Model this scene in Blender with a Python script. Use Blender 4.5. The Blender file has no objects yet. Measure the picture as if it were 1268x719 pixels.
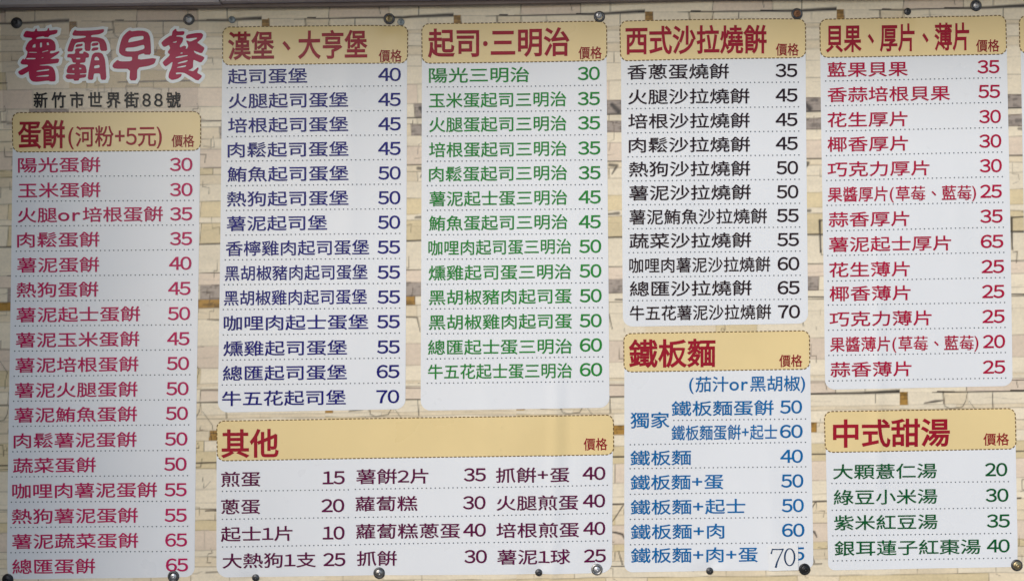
import bpy, bmesh, math, random
import numpy as np
from mathutils import Vector

# ------------------------------------------------------------------ camera, world, light
scene = bpy.context.scene
COL = scene.collection
W, H, F = 1268.0, 719.0, 1200.0          # photograph size and focal length in pixels
S = 0.002                                # metres per pixel on the banner
D = F * S
PITCH = math.radians(2.0)
ZC = 2.0                                 # height of the middle of the picture on the banner
CAM = Vector((0.0, -D, ZC - D * math.tan(PITCH)))

cam_data = bpy.data.cameras.new("camera")
cam = bpy.data.objects.new("camera", cam_data)
COL.objects.link(cam)
cam.location = CAM
cam.rotation_euler = (math.radians(90) + PITCH, 0, 0)
cam_data.sensor_fit = 'HORIZONTAL'
cam_data.sensor_width = 36.0
cam_data.lens = 36.0 * F / W
cam_data.clip_start = 0.05
cam_data.clip_end = 500
scene.camera = cam

SUN_EL, SUN_AZ = 30.0, -28.0             # sun behind the camera, to the left, low under the added overhead slab
world = bpy.data.worlds.new("World")
scene.world = world
world.use_nodes = True
wn, wl = world.node_tree.nodes, world.node_tree.links
bg = wn["Background"]
sky = wn.new("ShaderNodeTexSky")
sky.sky_type = 'NISHITA'
sky.sun_disc = False
sky.sun_elevation = math.radians(SUN_EL)
sky.sun_rotation = math.radians(180 - SUN_AZ)
sky.air_density = 1.0
sky.dust_density = 1.0
sky.ozone_density = 1.0
wl.new(sky.outputs["Color"], bg.inputs["Color"])
bg.inputs["Strength"].default_value = 0.09

sun_data = bpy.data.lights.new("sun", 'SUN')
sun_data.energy = 1.0
sun_data.angle = math.radians(38)
sun_data.color = (1.0, 0.965, 0.91)
sun = bpy.data.objects.new("sun", sun_data)
COL.objects.link(sun)
az, el = math.radians(SUN_AZ), math.radians(SUN_EL)
sdir = Vector((math.sin(az) * math.cos(el), -math.cos(az) * math.cos(el), math.sin(el)))
sun.rotation_euler = sdir.to_track_quat('Z', 'Y').to_euler()
sun.location = (3, -4, 5)

scene.view_settings.view_transform = 'Standard'
scene.view_settings.look = 'None'
scene.view_settings.exposure = 0.72
scene.view_settings.gamma = 1.0

# ------------------------------------------------------------------ helpers
def lin(r, g, b):
    def f(c):
        c /= 255.0
        return c / 12.92 if c <= 0.04045 else ((c + 0.055) / 1.055) ** 2.4
    return (f(r), f(g), f(b))

def tag(o, label=None, cat=None, group=None, kind=None):
    if label: o["label"] = label
    if cat: o["category"] = cat
    if group: o["group"] = group
    if kind: o["kind"] = kind
    return o

EYELETS = [(22.2, 29.6), (234.5, 25), (482, 24), (742, 21.5), (986.5, 17.8), (1208, 7.5),
           (10, 716.7), (215.6, 712.5), (469.5, 709), (739, 704.2), (995.5, 703.5), (1258.5, 699)]
SMALL = [(287.5, 25), (496.6, 28), (1123.6, 14.6), (317, 714.3), (667, 707.6), (878.5, 706)]

def bulge(x, y):
    """How far the loose vinyl stands off the wall (metres) at a point of its face."""
    x = np.asarray(x, float); y = np.asarray(y, float)
    z = 0.0022 * np.sin(x / 118.0 + 0.6 + 0.4 * np.sin(y / 260.0)) * (0.6 + 0.4 * np.sin(y / 210.0 + 1.0))
    z = z + 0.0022 * np.sin(x / 61.0 + y / 190.0) + 0.0012 * np.sin(y / 75.0 + x / 310.0)
    z = z + 0.005
    # folded-for-delivery creases
    def crease(cx, slope, y0, y1, amp, wd):
        m = 1 / (1 + np.exp(-(y - y0) / 25.0)) * 1 / (1 + np.exp((y - y1) / 25.0))
        d = (x - cx - slope * (y - 500))
        return amp * np.exp(-(d / (1.15 * wd)) ** 2) * m
    z = z + crease(688, -0.02, 470, 760, 0.0034, 7.0)
    z = z + crease(703, 0.03, 495, 590, -0.0022, 6.0)
    z = z + crease(1086, 0.0, 300, 640, 0.0032, 7.0)
    z = z + crease(948, 0.05, 560, 720, 0.0018, 8.0)
    z = z + crease(430, -0.05, 600, 760, 0.0016, 9.0)
    z = z + crease(602, 0.01, 380, 560, 0.0012, 10.0) + crease(838, -0.03, 60, 330, 0.0012, 11.0)
    z = z + crease(438, 0.02, 90, 420, 0.0012, 11.0) + crease(1190, 0.03, 200, 330, 0.0013, 9.0) + crease(190, 0.0, 300, 720, 0.0012, 12.0)
    z = z + crease(36, 0.1, 620, 780, 0.0016, 9.0)
    for (cx, cy) in EYELETS:
        r = np.hypot(x - cx, y - cy)
        z = z - 0.0028 * np.exp(-(r / 20.0) ** 2)
    for (cx, cy) in SMALL:                    # small screws pinch the sheet into a little fan
        dx, dy = x - cx, y - cy
        r = np.hypot(dx, dy)
        a = np.arctan2(dy, dx)
        z = z - 0.0030 * np.exp(-(r / 16.0) ** 2)
        z = z + 0.0012 * np.exp(-((r - 14) / 12.0) ** 2) * np.cos(3 * (a - 1.9))
    return z

CP, SP = math.cos(PITCH), math.sin(PITCH)
def place(x, y, lift=0.0):
    """Points of the banner's face; x right and y down in banner units, lift towards the viewer (m)."""
    x = np.asarray(x, float); y = np.asarray(y, float)
    a = (x - W / 2) / F
    b = (H / 2 - y) / F
    dy = CP - b * SP
    dz = SP + b * CP
    t = D / dy
    out = np.empty(x.shape + (3,))
    out[..., 0] = a * t
    out[..., 1] = -(bulge(x, y) + lift)
    out[..., 2] = CAM.z + dz * t
    return out

def mesh_object(name, verts, faces, mat, parent=None, smooth=False):
    me = bpy.data.meshes.new(name)
    me.from_pydata([tuple(v) for v in verts], [], [tuple(f) for f in faces])
    me.materials.append(mat)
    if smooth:
        me.polygons.foreach_set("use_smooth", [True] * len(me.polygons))
    me.update()
    o = bpy.data.objects.new(name, me)
    COL.objects.link(o)
    if parent is not None:
        o.parent = parent
    return o

def node_mat(name, color, rough=0.45, metallic=0.0, spec=0.5, vary=0.06, scale=14.0, bump=0.0, alpha=None):
    m = bpy.data.materials.new(name)
    m.use_nodes = True
    n, l = m.node_tree.nodes, m.node_tree.links
    p = n["Principled BSDF"]
    p.inputs["Roughness"].default_value = rough
    p.inputs["Metallic"].default_value = metallic
    p.inputs["Specular IOR Level"].default_value = spec
    tc = n.new("ShaderNodeTexCoord")
    nz = n.new("ShaderNodeTexNoise")
    nz.inputs["Scale"].default_value = scale
    nz.inputs["Detail"].default_value = 6
    l.new(tc.outputs["Object"], nz.inputs["Vector"])
    mp = n.new("ShaderNodeMapRange")
    mp.inputs["From Min"].default_value = 0.3
    mp.inputs["From Max"].default_value = 0.7
    mp.inputs["To Min"].default_value = 1 - vary
    mp.inputs["To Max"].default_value = 1 + vary
    l.new(nz.outputs["Fac"], mp.inputs["Value"])
    mx = n.new("ShaderNodeMix")
    mx.data_type = 'RGBA'
    mx.blend_type = 'MULTIPLY'
    mx.inputs["Factor"].default_value = 1.0
    mx.inputs["A"].default_value = (*color, 1)
    l.new(mp.outputs["Result"], mx.inputs["B"])
    l.new(mx.outputs["Result"], p.inputs["Base Color"])
    if bump:
        bp = n.new("ShaderNodeBump")
        bp.inputs["Strength"].default_value = bump
        bp.inputs["Distance"].default_value = 0.002
        n2 = n.new("ShaderNodeTexNoise")
        n2.inputs["Scale"].default_value = 55.0
        n2.inputs["Detail"].default_value = 3
        l.new(tc.outputs["Object"], n2.inputs["Vector"])
        l.new(n2.outputs["Fac"], bp.inputs["Height"])
        l.new(bp.outputs["Normal"], p.inputs["Normal"])
    if alpha is not None:
        p.inputs["Alpha"].default_value = alpha
    return m

def grime(m, dark):
    """Sparse specks and rubbed spots that belong to the dirty sheet, plus uneven polish."""
    n, l = m.node_tree.nodes, m.node_tree.links
    p = n["Principled BSDF"]
    src = p.inputs["Base Color"].links[0].from_socket
    tc = n.new("ShaderNodeTexCoord")
    nz = n.new("ShaderNodeTexNoise"); nz.inputs["Scale"].default_value = 24.0; nz.inputs["Detail"].default_value = 8
    nz.inputs["Roughness"].default_value = 0.7
    l.new(tc.outputs["Object"], nz.inputs["Vector"])
    mp = n.new("ShaderNodeMapRange")
    mp.inputs["From Min"].default_value = 0.64; mp.inputs["From Max"].default_value = 0.80
    mp.inputs["To Min"].default_value = 1.0; mp.inputs["To Max"].default_value = dark
    l.new(nz.outputs["Fac"], mp.inputs["Value"])
    mx = n.new("ShaderNodeMix"); mx.data_type = 'RGBA'; mx.blend_type = 'MULTIPLY'
    mx.inputs["Factor"].default_value = 1.0
    l.new(src, mx.inputs["A"]); l.new(mp.outputs["Result"], mx.inputs["B"])
    l.new(mx.outputs["Result"], p.inputs["Base Color"])
    n2 = n.new("ShaderNodeTexNoise"); n2.inputs["Scale"].default_value = 5.0; n2.inputs["Detail"].default_value = 5
    l.new(tc.outputs["Object"], n2.inputs["Vector"])
    r = n.new("ShaderNodeMapRange")
    r.inputs["From Min"].default_value = 0.3; r.inputs["From Max"].default_value = 0.7
    r.inputs["To Min"].default_value = 0.24; r.inputs["To Max"].default_value = 0.42
    l.new(n2.outputs["Fac"], r.inputs["Value"]); l.new(r.outputs["Result"], p.inputs["Roughness"])

VR = 0.31                                # sheen of the printed vinyl
def ink(name, r, g, b):
    return node_mat(name, tuple(c * 0.70 for c in lin(r, g, b)), rough=VR, spec=0.22, vary=0.10, scale=9.0)

M_WHITE = node_mat("white_vinyl", (0.775, 0.785, 0.805), rough=VR, vary=0.03, scale=2.2, bump=0.10)
grime(M_WHITE, 0.88)
M_GOLD = node_mat("gold_print", lin(231, 206, 150), rough=VR, vary=0.045, scale=4.0, bump=0.10)
grime(M_GOLD, 0.86)
M_DASH = ink("brown_dash_ink", 132, 104, 62)
M_DOT = ink("grey_dot_ink", 104, 112, 122)
M_HEAD = ink("dark_red_ink", 180, 24, 50)
M_PRICE = ink("price_red_ink", 165, 28, 40)
M_MAGENTA = ink("magenta_ink", 212, 36, 104)
M_NAVY = ink("navy_ink", 20, 20, 132)
M_GREEN = ink("green_ink", 38, 150, 58)
M_BLACK = ink("brown_black_ink", 42, 18, 30)
M_CRIMSON = ink("crimson_ink", 202, 6, 68)
M_MAROON = ink("maroon_ink", 108, 14, 74)
M_BLUE = ink("blue_ink", 0, 118, 188)
M_DGREEN = ink("deep_green_ink", 4, 100, 50)
M_TITLE = ink("title_red_ink", 212, 34, 92)
M_ADDR = ink("address_black_ink", 26, 26, 32)
M_OUTL = node_mat("title_white_print", lin(243, 247, 247), rough=VR, vary=0.02, scale=5.0)
M_TINT = node_mat("thin_white_print", lin(212, 198, 190), rough=VR, vary=0.02, scale=5.0, alpha=0.2)
M_STEEL = node_mat("worn_steel", (0.34, 0.33, 0.32), rough=0.35, metallic=1.0, vary=0.35, scale=220.0)
M_DARKSTEEL = node_mat("dark_steel", (0.10, 0.10, 0.105), rough=0.42, metallic=0.9, vary=0.35, scale=220.0)
M_BLACKCAP = node_mat("black_metal", (0.025, 0.025, 0.028), rough=0.35, metallic=0.5, vary=0.3, scale=220.0)
M_BRASS = node_mat("dull_brass", (0.42, 0.34, 0.20), rough=0.38, metallic=1.0, vary=0.3, scale=220.0)
M_RUST = node_mat("rusty_steel", (0.30, 0.15, 0.08), rough=0.6, metallic=0.5, vary=0.4, scale=300.0)
M_BRIGHT = node_mat("bright_zinc", (0.62, 0.62, 0.63), rough=0.4, metallic=0.9, vary=0.2, scale=300.0)
M_BLUEZINC = node_mat("bluish_zinc", (0.36, 0.40, 0.42), rough=0.5, metallic=0.8, vary=0.2, scale=300.0)
M_RAIL = node_mat("grey_painted_metal", lin(190, 184, 188), rough=0.5, metallic=0.2, vary=0.10, scale=6.0)
M_RAIL2 = node_mat("brown_grey_metal", lin(120, 108, 104), rough=0.55, metallic=0.2, vary=0.14, scale=8.0)
M_WALL = node_mat("grey_plaster", lin(140, 135, 130), rough=0.9, vary=0.15, scale=6.0, bump=0.3)
M_PAPER = node_mat("sticker_white", (0.80, 0.80, 0.80), rough=0.5, vary=0.015, scale=20.0)

# ------------------------------------------------------------------ wall behind
v = [(-4, 0.012, -0.5), (4, 0.012, -0.5), (4, 0.012, 5), (-4, 0.012, 5),
     (-4, 0.16, -0.5), (4, 0.16, -0.5), (4, 0.16, 5), (-4, 0.16, 5)]
f = [(0, 1, 2, 3), (7, 6, 5, 4), (0, 4, 5, 1), (3, 2, 6, 7), (0, 3, 7, 4), (1, 5, 6, 2)]
tag(mesh_object("wall", v, f, M_WALL), kind="structure")

tag(mesh_object("added_bounce_ground", [(-60, 0.2, 0), (-60, -120, 0), (60, -120, 0), (60, 0.2, 0)], [(0, 1, 2, 3)],
                node_mat("pale_concrete", lin(150, 148, 145), rough=0.9, vary=0.12, scale=2.0)), kind="structure")  # unseen ground plane, added to bounce light onto the banner
def box(x0, x1, y0, y1, z0, z1):
    V = [(x, y, z) for z in (z0, z1) for (x, y) in ((x0, y0), (x1, y0), (x1, y1), (x0, y1))]
    return V, [(3, 2, 1, 0), (4, 5, 6, 7), (0, 1, 5, 4), (1, 2, 6, 5), (2, 3, 7, 6), (3, 0, 4, 7)]
# unseen overhead slab and left wall, added only to shade the banner
RP = [(-2.6, 0.01), (-2.6, -1.00), (-0.75, -0.64), (-0.05, -0.42), (3.4, -0.34), (3.4, 0.01)]   # shaped deeper at left to darken the banner's upper left
RV = [(x, y, z) for z in (ZC + 0.86, ZC + 0.98) for (x, y) in RP]
RF = [tuple(reversed(range(6))), tuple(range(6, 12))] + [(i, (i + 1) % 6, 6 + (i + 1) % 6, 6 + i) for i in range(6)]
tag(mesh_object("added_shade_roof", RV, RF, M_WALL), kind="structure")
tag(mesh_object("added_shade_wall", *box(-1.72, -1.56, -1.15, 0.01, 0.0, ZC + 0.85), M_WALL), kind="structure")

# ------------------------------------------------------------------ the banner and its stone print
banner = bpy.data.objects.new("menu_banner", None)
banner.empty_display_size = 0.3
banner.location = (0, 0, 0)
COL.objects.link(banner)
tag(banner, "printed vinyl breakfast menu banner with pale stone pattern and white price lists", "banner")

TW, TH = 237, 458
SSF = 2
def value_noise(h, w, sy, sx, rng):
    gy, gx = int(math.ceil(h / sy)) + 2, int(math.ceil(w / sx)) + 2
    g = rng.random((gy, gx))
    yy, xx = np.arange(h) / sy, np.arange(w) / sx
    iy, ix = yy.astype(int), xx.astype(int)
    fy, fx = yy - iy, xx - ix
    fy, fx = fy * fy * (3 - 2 * fy), fx * fx * (3 - 2 * fx)
    a = g[np.ix_(iy, ix)]; b = g[np.ix_(iy, ix + 1)]
    c = g[np.ix_(iy + 1, ix)]; d = g[np.ix_(iy + 1, ix + 1)]
    fx = fx[None, :]; fy = fy[:, None]
    return (a * (1 - fx) + b * fx) * (1 - fy) + (c * (1 - fx) + d * fx) * fy

BEIGE = np.array(lin(227, 210, 180)); PALE = np.array(lin(233, 219, 193)); PINK = np.array(lin(225, 206, 184))
GREY = np.array(lin(172, 158, 146)); OCHRE = np.array(lin(176, 134, 66)); TAN = np.array(lin(219, 200, 160))
DARK = np.array(lin(120, 104, 92))

def stone_tile():
    """One repeat of the printed stone photograph, TW x TH banner units."""
    rng = np.random.default_rng(11)
    rnd = random.Random(5)
    h, w = TH * SSF, TW * SSF
    img = np.zeros((h, w, 3))
    mark = np.zeros((h, w)); brown = np.zeros((h, w))
    yy, xx = np.mgrid[0:h, 0:w] / SSF
    # course boundaries (v) and stones (u0, u1, kind) of each course
    B = [0, 16, 21, 35, 47, 60, 81, 105, 121, 129, 143, 155, 178, 186, 198, 218, 237, 244, 269, 304, 319, 335, 346, 360,
         392, 418, 437, 444, 458]
    wob = [1.2 * (value_noise(1, w, 1, 60, rng)[0] - 0.5) * SSF for _ in B]
    sp = {7: [(0, 70, 'b'), (70, 188, 'p'), (188, 237, 'd')], 9: [(0, 60, 'b'), (60, 184, 'b'), (184, 237, 'g')],
          20: [(0, 95, 'b'), (95, 160, 'p'), (160, 215, 'g'), (215, 237, 'p')],
          21: [(0, 55, 'p'), (55, 140, 'b'), (140, 189, 'o'), (189, 237, 'p')],
          3: [(0, 52, 'g'), (52, 95, 'b'), (95, 134, 'o'), (134, 237, 'b')],
          0: [(0, 9, 'o'), (9, 53, 'p'), (53, 84, 'b'), (84, 237, 'p')],
          27: [(0, 84, 'p'), (84, 157, 'k'), (157, 237, 'p')],
          26: [(0, 84, 'b'), (84, 157, 'p'), (157, 237, 'b')],
          12: [(0, 40, 'b'), (40, 120, 'p'), (120, 176, 't'), (176, 237, 'b')],
          2: [(0, 50, 't'), (50, 120, 'b'), (120, 237, 'p')]}
    kinds = {'b': BEIGE, 'p': PALE, 'k': PINK, 'g': GREY, 'o': OCHRE, 't': TAN, 'd': GREY * 0.88}
    for i in range(len(B) - 1):
        if i in sp:
            stones = sp[i]
        else:
            stones, u = [], 0
            while u < TW:
                n = u + rnd.choice([52, 70, 88, 110, 140])
                if TW - n < 38: n = TW
                stones.append((u, n, rnd.choice('bbppkbt')))
                u = n
        top = B[i] + wob[i] / SSF
        bot = B[i + 1] + wob[i + 1] / SSF
        band = (yy >= top[None, :]) & (yy < bot[None, :])
        for (u0, u1, k) in stones:
            slant = rnd.uniform(-0.10, 0.10)
            e0 = u0 + slant * (yy - B[i]); e1 = u1
            m = band & (xx >= (e0 if u0 > 0 else -1)) & (xx < e1 + 4)
            img[m] = kinds[k] * rnd.uniform(0.96, 1.04)
            if u0 > 0:                                     # upright joint
                ln = np.exp(-((xx - e0) / 0.55) ** 2) * band
                brown = np.maximum(brown, ln * rnd.choice([0.35, 0.7, 0.9, 1.0]))
            for q in range(rnd.choice([0, 1, 1, 2])):        # strata inside a stone
                vy = rnd.uniform(B[i] + 2, max(B[i] + 2.1, B[i + 1] - 2))
                a, b = sorted((rnd.uniform(u0, u1), rnd.uniform(u0, u1)))
                amp = rnd.uniform(0.08, 0.26)
                wv = vy + 1.2 * np.sin(xx / rnd.uniform(9, 22) + rnd.random() * 6)
                brown = np.maximum(brown, amp * np.exp(-((yy - wv) / 0.6) ** 2) * (xx > a) * (xx < b) * band)
        strength = rnd.choice([0.5, 0.65, 0.85])
        mod = 0.45 + 0.75 * value_noise(1, w, 1, 40, rng)[0]
        ln = np.exp(-((yy - top[None, :]) / 0.6) ** 2)
        brown = np.maximum(brown, strength * ln * mod[None, :])
    def stroke(pts, wd, s=1.0, arr=None):
        arr = mark if arr is None else arr
        for (x0, y0, w0), (x1, y1, w1) in zip(pts[:-1], pts[1:]):
            dx, dy = x1 - x0, y1 - y0
            L2 = dx * dx + dy * dy + 1e-9
            t = np.clip(((xx - x0) * dx + (yy - y0) * dy) / L2, 0, 1)
            d = np.hypot(xx - x0 - t * dx, yy - y0 - t * dy)
            ww = wd * (w0 + (w1 - w0) * t)
            np.maximum(arr, s * np.clip(1.5 - d / np.maximum(ww, 0.25), 0, 1), out=arr)
    # heavy black lines of the photographed stone, as printed
    stroke([(40, 1.4, 0.4), (110, 1.1, 0.8), (160, 0.8, 1.2), (190, 0.6, 1.5), (237, -0.8, 2.0)], 1.1)
    stroke([(40, 459.4, 0.4), (110, 459.1, 0.8), (160, 458.8, 1.2), (190, 458.6, 1.5), (237, 457.2, 2.0)], 1.1)
    stroke([(206, 1, 0.5), (206, 13, 0.4)], 0.9, 0.8)
    stroke([(160, 122, 0.6), (237, 121, 1.1)], 0.9)
    stroke([(196, 110, 1.6), (204, 118, 2.2)], 1.5, 0.85)
    stroke([(165, 178, 0.6), (215, 178, 1.0), (237, 178, 1.2)], 0.8)
    stroke([(193, 182, 1.6), (202, 183, 1.6), (196, 193, 0.6)], 1.2, 0.85)
    stroke([(225, 146, 1.0), (237, 147, 1.6)], 1.6, 0.7)
    stroke([(140, 270, 0.7), (200, 268.5, 1.0), (237, 269, 1.2)], 1.0)
    stroke([(216, 252, 1.2), (217, 290, 0.7)], 1.3)
    stroke([(216, 252, 1.0), (237, 251, 0.8)], 0.9)
    stroke([(190, 241, 1.0), (204, 240, 1.5)], 1.2, 0.8)
    stroke([(160, 304, 0.6), (237, 303, 0.9)], 0.7, 0.8)
    stroke([(200, 343, 0.8), (237, 344, 1.1)], 0.9)
    stroke([(170, 360, 0.7), (192, 361, 1.1), (196, 378, 0.6)], 0.9, 0.85)
    stroke([(150, 405, 0.5), (160, 420, 0.9), (157, 432, 0.5)], 0.7, 0.7)
    stroke([(194, 440, 0.6), (194, 458, 0.7)], 0.8, 0.85)
    stroke([(84, 445, 1.0), (157, 446, 0.6)], 0.7, 0.8)
    stroke([(30, 14, 0.7), (44, 12, 1.6), (53, 11, 0.8)], 1.0, 0.9)
    stroke([(54, 0, 0.6), (56, 18, 0.8), (62, 21, 0.7), (78, 19, 0.8), (82, 12, 0.7), (84, 1, 0.5)], 0.8, 0.75)
    stroke([(115, 1, 0.5), (116, 20, 0.8)], 0.9, 0.9)
    stroke([(0, 34, 0.6), (30, 36, 1.3), (52, 36, 0.8)], 0.9, 0.8)
    stroke([(60, 74, 0.8), (120, 73, 1.1), (160, 73, 0.8)], 0.9)
    stroke([(90, 131, 0.9), (150, 129, 1.1)], 0.9)
    stroke([(132, 131, 0.9), (122, 146, 0.7), (117, 152, 0.5)], 0.9, 0.9)
    stroke([(112, 162, 0.7), (124, 164, 1.3), (131, 166, 1.4), (134, 172, 0.7)], 1.0, 0.95)
    stroke([(126, 186, 0.6), (131, 202, 1.0)], 0.9, 0.9)
    stroke([(90, 205, 0.8), (140, 204, 1.0)], 0.8, 0.9)
    stroke([(86, 12, 0.5), (98, 28, 0.8), (100, 40, 0.5)], 0.7, 0.7)
    stroke([(86, 90, 0.5), (88, 104, 0.6), (96, 96, 0.5)], 0.7, 0.7)
    for _ in range(26):                                    # small chips and cracks
        x0, y0 = rnd.uniform(4, 230), rnd.uniform(4, 450)
        a = rnd.uniform(-0.5, 0.5) + rnd.choice([0, 0, 1.3])
        L = rnd.uniform(6, 20)
        stroke([(x0, y0, 0.4), (x0 + L * 0.5 * math.cos(a), y0 + L * 0.5 * math.sin(a) + rnd.uniform(-1.5, 1.5), 0.9),
                (x0 + L * math.cos(a), y0 + L * math.sin(a), 0.3)], 0.75, rnd.uniform(0.35, 0.7), brown)
    for _ in range(54):                                    # stepped breaks between stones
        x0, y0 = rnd.uniform(6, 225), rnd.uniform(6, 440)
        p = [(x0, y0, 0.5)]
        for q in range(rnd.choice([2, 3, 3, 4])):
            if q % 2: p.append((p[-1][0] + rnd.uniform(4, 15) * rnd.choice([-1, 1]), p[-1][1] + rnd.uniform(-1.5, 1.5), rnd.uniform(0.5, 1.0)))
            else: p.append((p[-1][0] + rnd.uniform(-2, 2), p[-1][1] + rnd.uniform(5, 14), rnd.uniform(0.5, 1.1)))
        stroke(p, 0.7, rnd.uniform(0.55, 1.0), brown)
    n1 = value_noise(h, w, 5 * SSF, 42 * SSF, rng); n2 = value_noise(h, w, 1.5 * SSF, 14 * SSF, rng)
    n3 = value_noise(h, w, 3 * SSF, 3 * SSF, rng); n4 = value_noise(h, w, 26 * SSF, 34 * SSF, rng)
    tone = 1 + 0.07 * (n1 - 0.5) + 0.04 * (n2 - 0.5) + 0.05 * (n3 - 0.5) + 0.13 * (n4 - 0.5)
    img = img * tone[..., None]
    # grainy wear on the grey and ochre stones
    lum = img.mean(axis=2)
    wear = (lum < 0.42) * np.clip((n2 * 0.6 + n3 * 0.5 - 0.45) * 1.3, 0, 0.55)
    img = img * (1 - wear[..., None])
    brown = np.clip(brown, 0, 1)[..., None]
    img = img * (1 - 0.8 * brown) + np.array(lin(72, 56, 42)) * 0.8 * brown
    mark = np.clip(mark, 0, 1)[..., None]
    img = img * (1 - 0.93 * mark) + np.array(lin(28, 22, 22)) * 0.93 * mark
    return img

TILE = stone_tile()
def stone_colour(x, y):
    yt = (y + 0.0165 * (x - 88) * (1 - 0.25 * y / H) - 28.0) * 0.973
    row = np.floor((yt + 18) / TH)
    vv = np.mod(yt, TH)
    off = np.where(row >= 1, 166.0 - 237.0, np.where(row < 0, 4.0, 88.0 - 237.0))
    uu = np.mod((x - off) * (1 + 0.0005), TW)
    ix = np.clip((uu * SSF), 0, TW * SSF - 1.001)
    iy = np.clip((vv * SSF), 0, TH * SSF - 1.001)
    x0 = ix.astype(int); y0 = iy.astype(int)
    x1 = np.minimum(x0 + 1, TW * SSF - 1); y1 = np.minimum(y0 + 1, TH * SSF - 1)
    fx = (ix - x0)[..., None]; fy = (iy - y0)[..., None]
    return ((TILE[y0, x0] * (1 - fx) + TILE[y0, x1] * fx) * (1 - fy)
            + (TILE[y1, x0] * (1 - fx) + TILE[y1, x1] * fx) * fy)

def banner_sheet():
    xs = np.arange(0, 1400.5, 1.25); ys = np.arange(-6, 734.5, 1.25)
    X, Y = np.meshgrid(xs, ys)
    X = X + np.where(X < 400, (400 - X) / 400.0, 0) * (1.6 - 0.022 * np.clip(Y - 20, 0, 800))
    P = place(X, Y, 0.0)
    ny, nx = X.shape
    C = np.ones((ny, nx, 4)); C[..., :3] = stone_colour(X, Y)
    idx = np.arange(ny * nx).reshape(ny, nx)
    q = np.stack([idx[1:, :-1], idx[1:, 1:], idx[:-1, 1:], idx[:-1, :-1]], axis=-1).reshape(-1, 4)
    me = bpy.data.meshes.new("stone_print")
    me.vertices.add(ny * nx)
    me.vertices.foreach_set("co", P.reshape(-1).astype(np.float32))
    me.loops.add(q.size)
    me.loops.foreach_set("vertex_index", q.reshape(-1).astype(np.int32))
    me.polygons.add(len(q))
    me.polygons.foreach_set("loop_start", np.arange(0, q.size, 4, dtype=np.int32))
    me.polygons.foreach_set("use_smooth", np.ones(len(q), dtype=bool))
    me.update(calc_edges=True)
    at = me.color_attributes.new("print", 'FLOAT_COLOR', 'POINT')
    at.data.foreach_set("color", C.reshape(-1).astype(np.float32))
    m = bpy.data.materials.new("stone_print_vinyl")
    m.use_nodes = True
    n, l = m.node_tree.nodes, m.node_tree.links
    p = n["Principled BSDF"]
    p.inputs["Roughness"].default_value = VR
    p.inputs["Specular IOR Level"].default_value = 0.35
    ca = n.new("ShaderNodeVertexColor"); ca.layer_name = "print"
    tc = n.new("ShaderNodeTexCoord")
    nz = n.new("ShaderNodeTexNoise"); nz.inputs["Scale"].default_value = 160.0; nz.inputs["Detail"].default_value = 4
    mp = n.new("ShaderNodeMapRange")
    mp.inputs["From Min"].default_value = 0.3; mp.inputs["From Max"].default_value = 0.7
    mp.inputs["To Min"].default_value = 0.95; mp.inputs["To Max"].default_value = 1.05
    mx = n.new("ShaderNodeMix"); mx.data_type = 'RGBA'; mx.blend_type = 'MULTIPLY'
    mx.inputs["Factor"].default_value = 1.0
    l.new(tc.outputs["Object"], nz.inputs["Vector"]); l.new(nz.outputs["Fac"], mp.inputs["Value"])
    l.new(ca.outputs["Color"], mx.inputs["A"]); l.new(mp.outputs["Result"], mx.inputs["B"])
    l.new(mx.outputs["Result"], p.inputs["Base Color"])
    me.materials.append(m)
    o = bpy.data.objects.new("stone_print", me)
    COL.objects.link(o)
    o.parent = banner
banner_sheet()

# ------------------------------------------------------------------ printed shapes
def bilin(c, s, t):
    (x0, y0), (x1, y1), (x2, y2), (x3, y3) = c          # TL TR BR BL
    s = np.asarray(s, float); t = np.asarray(t, float)
    X = (x0 * (1 - s) + x1 * s) * (1 - t) + (x3 * (1 - s) + x2 * s) * t
    Y = (y0 * (1 - s) + y1 * s) * (1 - t) + (y3 * (1 - s) + y2 * s) * t
    return X, Y

def rounded_sheet(name, c, rt, rb, mat, lift, parent, cell=4.0):
    """Rounded panel print filling the four corners c (TL TR BR BL)."""
    w = math.hypot(c[1][0] - c[0][0], c[1][1] - c[0][1])
    h = math.hypot(c[3][0] - c[0][0], c[3][1] - c[0][1])
    ys = []
    if rt: ys += [rt * (1 - math.cos(a)) for a in np.linspace(0, math.pi / 2, 8)]
    else: ys += [0.0]
    ys += list(np.linspace(ys[-1], h - rb, max(2, int(h / cell)))[1:])
    if rb: ys += [h - rb + rb * math.sin(a) for a in np.linspace(0, math.pi / 2, 8)][1:]
    ys = np.array(ys)
    nx = max(3, int(w / cell))
    V = []
    for y in ys:
        ins = 0.0
        if rt and y < rt: ins = rt - math.sqrt(max(0, rt * rt - (rt - y) ** 2))
        if rb and y > h - rb: ins = rb - math.sqrt(max(0, rb * rb - (y - h + rb) ** 2))
        V.append(bilin(c, np.linspace(ins / w, 1 - ins / w, nx), np.full(nx, y / h)))
    X = np.array([a for a, b in V]); Y = np.array([b for a, b in V])
    P = place(X, Y, lift).reshape(-1, 3)
    ny = len(ys)
    idx = np.arange(ny * nx).reshape(ny, nx)
    q = np.stack([idx[1:, :-1], idx[1:, 1:], idx[:-1, 1:], idx[:-1, :-1]], axis=-1).reshape(-1, 4)
    return mesh_object(name, P, q, mat, parent, smooth=True)

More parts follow.
